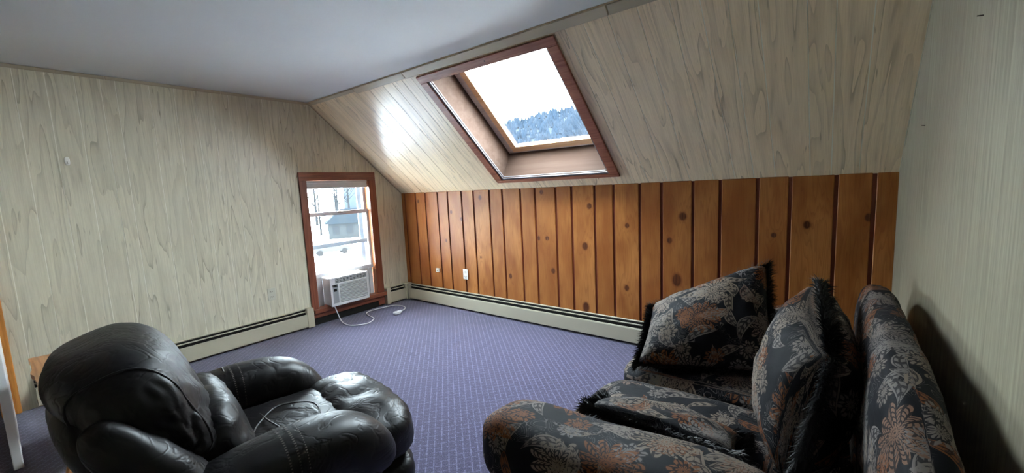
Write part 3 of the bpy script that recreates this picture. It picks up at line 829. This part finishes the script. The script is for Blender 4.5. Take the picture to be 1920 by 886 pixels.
# ================================================================== END TABLE behind the recliner
tb = root('end_table', 'wooden end table with scalloped top between recliner and wall', 'table', (1.0, -3.02, 0))
def scallop(cx, cy, hx, hy, n=64, amp=.022):
    out = []
    for i in range(n):
        a = 2 * math.pi * i / n; c_, s_ = math.cos(a), math.sin(a)
        k = 1.0 / max(abs(c_), abs(s_)) ** 0.88
        rr = k * (1 + amp * math.cos(8 * a) + amp * .7 * math.cos(16 * a))
        out.append((cx + hx * c_ * rr * .96, cy + hy * s_ * rr * .96))
    return out
prisms('table_top', [scallop(1.02, -3.03, .36, .195)], .485, .51, 'z', 'table_wood', tb)
prisms('apron', [scallop(1.0, -3.02, .28, .13)], .41, .4845, 'z', 'table_wood', tb)
prisms('lower_shelf', [scallop(1.0, -3.02, .27, .125)], .14, .158, 'z', 'table_wood', tb)
for a in (-1, 1):
    for c_ in (-1, 1):
        x, y = 1.0 + a * .24, -3.02 + c_ * .115
        tube('leg', [(x, y, .42), (x + a * .03, y + c_ * .018, .33), (x + a * .005, y + c_ * .004, .18), (x + a * .02, y + c_ * .012, .05), (x + a * .05, y + c_ * .03, .006)], .02, 'table_wood', tb, 10, 6,
             rfn=lambda t: .030 - .014 * t + .004 * math.sin(t * 9))

# ================================================================== LOVESEAT (against the right wall) and its cushions
sf = root('loveseat', 'black paisley loveseat with rolled arms along the right wall', 'sofa', (3.98, -1.47, 0))
YN, YF = -2.275, -.70                                  # arm centre lines
soft_box('frame', (3.97, (YN + YF) / 2, .17), (.48, (YF - YN) / 2 + .05, .125), 'fabric', sf, n=12, seg=6)
for x in (3.55, 4.40):
    for y in (YN - .02, YF + .02): cyl('foot', (x, y, .0), (x, y, .06), .028, 'table_wood', sf, 10, .036)
def arm_roll(w, q):
    w.z += .012 * math.sin(w.x * 9) * (q.z > 0) + RAISE[0] * max(0.0, min(1.0, (w.x - .05) / .3)) * (q.z > 0); return w
RAISE = [0.0]
for y, hgt, x0 in ((YN, .655, 3.405), (YF, .60, 3.48)):
    RAISE[0] = .11 if y == YF else 0.0
    xc, xh = (x0 + 4.40) / 2, (4.40 - x0) / 2
    soft_box('armrest', (xc, y, hgt - .135), (xh, .140, .135), 'fabric', sf, n=3.6, seg=20, wr=.006, ws=5, wst=(.5, 1, 1), wrap='x', deform=arm_roll)
    soft_box('arm_panel', (xc, y, .24), (xh - .02, .115, .20), 'fabric', sf, n=9, seg=10)
soft_box('backrest', (4.466, (YN + YF) / 2 - .08, .485), (.074, (YF - YN) / 2 + .16, .415), 'fabric', sf, n=3.4, seg=24, wr=.014, ws=6, wst=(1, .9, .5), wrap='y')
mid = (YN + YF) / 2
for y0, y1 in ((YN + .115, mid - .003), (mid + .003, YF - .115)):
    soft_box('seat_cushion', (3.865, (y0 + y1) / 2, .375), (.375, (y1 - y0) / 2, .095), 'fabric', sf, n=5, seg=18, wr=.006, ws=5, puff=.018, seed=y0)

def pillow(name, label, c, thick, n=26, bow=.05, fr_len=.040, wr=.008, sag=None, seed=0.0, strands=1500):
    """c: four corners (going round); two puffed faces sharing the seam, with a fringe on the seam"""
    c = [Vector(t) for t in c]; ctr = sum(c, Vector()) / 4
    nrm = ((c[2] - c[0]).cross(c[3] - c[1])).normalized()
    rt = root(name, label, 'throw pillow', (ctr.x, ctr.y, min(t.z for t in c)), group='fringed paisley throw pillows')
    su = (c[1] - c[0]).length; sv = (c[3] - c[0]).length
    def mid_(u, v):
        p = c[0] * (1 - u) * (1 - v) + c[1] * u * (1 - v) + c[2] * u * v + c[3] * (1 - u) * v
        k = bow * (math.sin(math.pi * u) * (1 - 4 * v * (1 - v)) + math.sin(math.pi * v) * (1 - 4 * u * (1 - u)))
        return p + (ctr - p) * k
    vs, uvs, fs, idx = [], [], [], {}
    for side in (0, 1):
        for i in range(n + 1):
            for j in range(n + 1):
                u, v = i / n, j / n
                edge = i in (0, n) or j in (0, n)
                if edge and side == 1: idx[(1, i, j)] = idx[(0, i, j)]; continue
                p = mid_(u, v); e = (4 * u * (1 - u)) ** .5 * (4 * v * (1 - v)) ** .5
                e = e ** .72 * thick / 2
                w = p * 9 + Vector((seed, side * 5.0, seed)); a = mnoise.noise(w) + .5 * mnoise.noise(w * 2.3)
                off = 0 if edge else e + wr * a * 1.5 * (e > .01)
                idx[(side, i, j)] = len(vs)
                vs.append(p + nrm * (off if side == 0 else -off)); uvs.append((u * su + side * 3.3, v * sv))
        for i in range(n):
            for j in range(n):
                q = [idx[(side, i, j)], idx[(side, i + 1, j)], idx[(side, i + 1, j + 1)], idx[(side, i, j + 1)]]
                fs.append(q if side == 0 else q[::-1])
    uvs = [(0.0, 0.0)] * len(vs)
    for side in (0, 1):
        cu = {}
        for j in range(n + 1):
            a = 0.0; cu[(n // 2, j)] = 0.0
            for i in range(n // 2 + 1, n + 1): a += (vs[idx[(side, i, j)]] - vs[idx[(side, i - 1, j)]]).length; cu[(i, j)] = a
            a = 0.0
            for i in range(n // 2 - 1, -1, -1): a -= (vs[idx[(side, i, j)]] - vs[idx[(side, i + 1, j)]]).length; cu[(i, j)] = a
        for i in range(n + 1):
            cv = {n // 2: 0.0}; a = 0.0
            for j in range(n // 2 + 1, n + 1): a += (vs[idx[(side, i, j)]] - vs[idx[(side, i, j - 1)]]).length; cv[j] = a
            a = 0.0
            for j in range(n // 2 - 1, -1, -1): a -= (vs[idx[(side, i, j)]] - vs[idx[(side, i, j + 1)]]).length; cv[j] = a
            for j in range(n + 1):
                if side == 0 or not (i in (0, n) or j in (0, n)): uvs[idx[(side, i, j)]] = (cu[(i, j)] * (1 if side == 0 else -1), cv[j])
    cover = obj('cover', vs, fs, 'fabric', rt, uvs, True)
    rng = random.Random(int(seed * 100) + 5); fv, ff = [], []
    for k in range(strands):
        e = rng.randrange(4); t = rng.random()
        u, v = ((t, 0), (1, t), (t, 1), (0, t))[e]
        p = mid_(u, v); eps = .01
        out = (p - ctr); out -= nrm * out.dot(nrm); out.normalize()
        along = (c[(e + 1) % 4] - c[e]).normalized() if e < 2 else (c[e] - c[(e + 1) % 4]).normalized()
        d = (out + nrm * rng.uniform(-.95, .95) + along * rng.uniform(-.6, .6)).normalized()
        L = fr_len * rng.uniform(.55, 1.15); wv = along.cross(d)
        if wv.length < .1: wv = nrm.copy()
        wv = wv.normalized() * .0022
        bend = Vector((rng.uniform(-.4, .4), rng.uniform(-.4, .4), rng.uniform(-.75, .1)))
        p0 = p - out * .004; p1 = p0 + d * L * .55; p2 = p1 + (d + bend).normalized() * L * .5
        b0 = len(fv); fv += [p0 - wv, p0 + wv, p1 - wv * .9, p1 + wv * .9, p2]
        ff += [[b0, b0 + 1, b0 + 3, b0 + 2], [b0 + 2, b0 + 3, b0 + 4]]
    fr = obj('fringe', fv, ff, 'fringe', rt); fr['kind'] = 'stuff'
    return rt
pillow('throw_pillow', 'large fringed paisley pillow leaning on the far arm of the loveseat',
       [(3.60, -1.46, .50), (4.14, -1.24, .50), (4.045, -.80, .90), (3.53, -1.04, .665)], .24, seed=1.1, strands=4200, fr_len=.052)
pillow('throw_pillow', 'fringed paisley pillow standing on edge against the loveseat back',
       [(4.245, -1.96, .475), (4.17, -1.40, .475), (4.275, -1.15, .90), (4.325, -1.80, .82)], .30, seed=2.3, strands=4500, fr_len=.055)
pillow('throw_pillow', 'fringed paisley pillow tucked against the near arm of the loveseat',
       [(3.62, -1.80, .49), (4.10, -1.80, .49), (4.13, -2.12, .615), (3.68, -2.10, .61)], .12, seed=3.7, strands=4000, fr_len=.052)

# ================================================================== OUTDOORS
snow = struct(prisms('ground', [[(-400, -120), (-.6, -120), (-.6, .4), (120, .4), (120, 400), (-400, 400)]], ground_z - .5, ground_z, 'z', 'snow'), 'snow covered ground')
ho = root('house', 'pale house with a slate blue hipped roof across the snowy street', 'house', (-58.5, 35.0, ground_z), math.radians(62))
def L_(*a): return dict(local=True, parent=ho)
boxes('walls', [(-4.5, 4.5, -3.2, 3.2, 0, 2.5)], 'siding', ho, 0, None, True)
obj('roof', [(-5, -3.7, 2.4), (5, -3.7, 2.4), (5, 3.7, 2.4), (-5, 3.7, 2.4), (-2.4, 0, 4.6), (2.4, 0, 4.6)], [[0, 1, 5, 4], [1, 2, 5], [2, 3, 4, 5], [3, 0, 4], [3, 2, 1, 0]], 'roof_out', ho, None, False, True)
for x in (-3.4, -1.4, 1.4, 3.2):
    for y in (-3.25, 3.2): boxes('window', [(x - .45, x + .45, y, y + .05, .8, 2.0)], 'outglass', ho, 0, None, True)
for y in (-1.6, 1.4):
    for x in (-4.55, 4.5): boxes('window', [(x, x + .05, y - .4, y + .4, .8, 2.0)], 'outglass', ho, 0, None, True)
car = root('parked_car', 'pale car parked on the snow seen through the window', 'car', (-42.3, 21.4, ground_z), math.radians(73))
prisms_pts = [(-2.15, .35), (2.15, .35), (2.2, .75), (1.9, .88), (1.0, .95), (.45, 1.40), (-1.3, 1.42), (-2.05, .98), (-2.2, .8)]
def local_prism(name, pts, y0, y1, mat, par):
    n = len(pts); vs = [(a, y0, b_) for a, b_ in pts] + [(a, y1, b_) for a, b_ in pts]
    fs = [list(range(n)), list(range(n, 2 * n))[::-1]] + [[i, n + i, n + (i + 1) % n, (i + 1) % n] for i in range(n)]
    return obj(name, vs, fs, mat, par, None, False, True)
local_prism('body', prisms_pts, -.88, .88, 'car_paint', car)
local_prism('side_glass', [(.85, .97), (.38, 1.34), (-1.2, 1.36), (-1.8, .99)], -.90, .90, 'outglass', car)
for x in (-1.35, 1.35):
    for y in (-.92, .72): cyl('wheel', (x, y, .33), (x, y + .2, .33), .33, 'tyre', car, 16, local=True)
def bare_tree(x, y, h, label, seed, group='bare trees across the street', zb=ground_z, par_mat='bark', k=40):
    rg = random.Random(seed); rt = root('bare_tree', label, 'tree', (x, y, zb), group=group)
    cyl('trunk', (0, 0, 0), (rg.uniform(-.3, .3), rg.uniform(-.3, .3), h), .022 * h, par_mat, rt, 7, .004 * h, True)
    vs, fs = [], []
    for i in range(k):
        z0 = h * rg.uniform(.28, .92); a = rg.uniform(0, 6.28); L = (h - z0) * rg.uniform(.45, .8) + .4
        p0 = Vector((0, 0, z0)); p1 = p0 + Vector((math.cos(a) * L * .75, math.sin(a) * L * .75, L * .7))
        segs = [(p0, p1, .008 * h * (1.2 - z0 / h))]
        for q in range(4):
            b0 = p0.lerp(p1, rg.uniform(.3, .9)); a2 = a + rg.uniform(-1.1, 1.1); l2 = L * rg.uniform(.25, .5)
            segs.append((b0, b0 + Vector((math.cos(a2) * l2 * .7, math.sin(a2) * l2 * .7, l2 * .8)), .003 * h))
        for s0, s1, rr in segs:
            t = (s1 - s0).normalized(); p = t.orthogonal().normalized() * rr; q_ = t.cross(p)
            b_ = len(vs); vs += [s0 + p, s0 - p * .5 + q_ * .87, s0 - p * .5 - q_ * .87, s1]
            fs += [[b_, b_ + 1, b_ + 3], [b_ + 1, b_ + 2, b_ + 3], [b_ + 2, b_, b_ + 3]]
    br = obj('branches', vs, fs, par_mat, rt, None, False, True)
    return rt
for i, (x, y, h, lb) in enumerate([(-66, 32.5, 9, 'thin bare tree left of the house outside'), (-84, 46, 14, 'tall bare tree behind the house roof outside'), (-92, 45, 15, 'bare tree far left beyond the parked car'), (-98, 57, 15, 'bare tree on the far right through the window'),
                                   (-110, 60, 17, 'distant bare tree in the middle of the window view')]):
    bare_tree(x, y, h, lb, 11 + i)

# wooded hill seen through the skylight
vs, fs = [], []; NA_, NR = 70, 14
def hill_h(az, k):
    w = math.exp(-((az - 117) / 24.0) ** 2)
    crest = 46 * (0.35 + .65 * w) + 2.2 * mnoise.noise(Vector((az * .25, 1, 0))) + .8 * mnoise.noise(Vector((az * 1.1, 4, 0)))
    return ground_z + (crest - ground_z) * (k ** .8) + 1.2 * mnoise.noise(Vector((az * .4, k * 4, 2))) * k
for i in range(NA_ + 1):
    az = 70 + i * 80 / NA_
    for j in range(NR + 1):
        k = j / NR; R_ = 120 + 140 * k
        vs.append((4.3 + R_ * math.cos(math.radians(az)), -3.3 + R_ * math.sin(math.radians(az)), hill_h(az, k)))
for i in range(NA_):
    for j in range(NR): a = i * (NR + 1) + j; fs.append([a, a + NR + 1, a + NR + 2, a + 1])
mt, g, b = new_mat('wooded_hillside', rough=0.95, spec=0.05)
n1 = g.noise(g.objc(), 0.22, 5.0, 0.65); n2 = g.step(g.noise(g.objc(), 0.035, 2.0), 0.66, 0.70)
c = g.mix(g.step(n1, 0.3, 0.7), (.0042, .0072, .0118, 1), (.0065, .0105, .0155, 1))  # bluish haze of distance is part of the hill's base colour
pxy = g.sep(g.objc())
sp = ((pxy[0] + 124.0) / 7.0); sq = ((pxy[2] - 31.0) / 2.2)
c = g.mix(1.0 - g.step(sp * sp + sq * sq + n1 * 1.2, 1.1, 1.4), c, (.014, .019, .021, 1))
g.plug(b.inputs['Base Color'], c); M['hill'] = mt
hill = struct(obj('hill', vs, fs, 'hill', None, None, True), 'blue-grey wooded hill beyond the skylight')
# the tree line on it
vs, fs = [], []; rg = random.Random(3)
for i in range(2600):
    az = rg.uniform(95, 145); k = rg.uniform(.25, 1.0) ** .7; R_ = 120 + 140 * k
    x, y, z = 4.3 + R_ * math.cos(math.radians(az)), -3.3 + R_ * math.sin(math.radians(az)), hill_h(az, k) - .5
    hh = rg.uniform(2.0, 4.2); rr = hh * rg.uniform(.22, .4); b_ = len(vs)
    for q in range(5): vs.append((x + rr * math.cos(q * 1.257), y + rr * math.sin(q * 1.257), z + hh * .15))
    vs.append((x, y, z + hh)); fs += [[b_ + q, b_ + (q + 1) % 5, b_ + 5] for q in range(5)]
tr = obj('hillside_trees', vs, fs, 'evergreen'); tr['kind'] = 'stuff'; tag(tr, 'small blue-grey trees covering the hill beyond the skylight', 'trees')
a_ = math.radians(118); bare_tree(4.3 + 120 * math.cos(a_), -3.3 + 120 * math.sin(a_), 31, 'tall bare tree rising over the hill in the skylight', 40, None, ground_z, 'evergreen', 170)
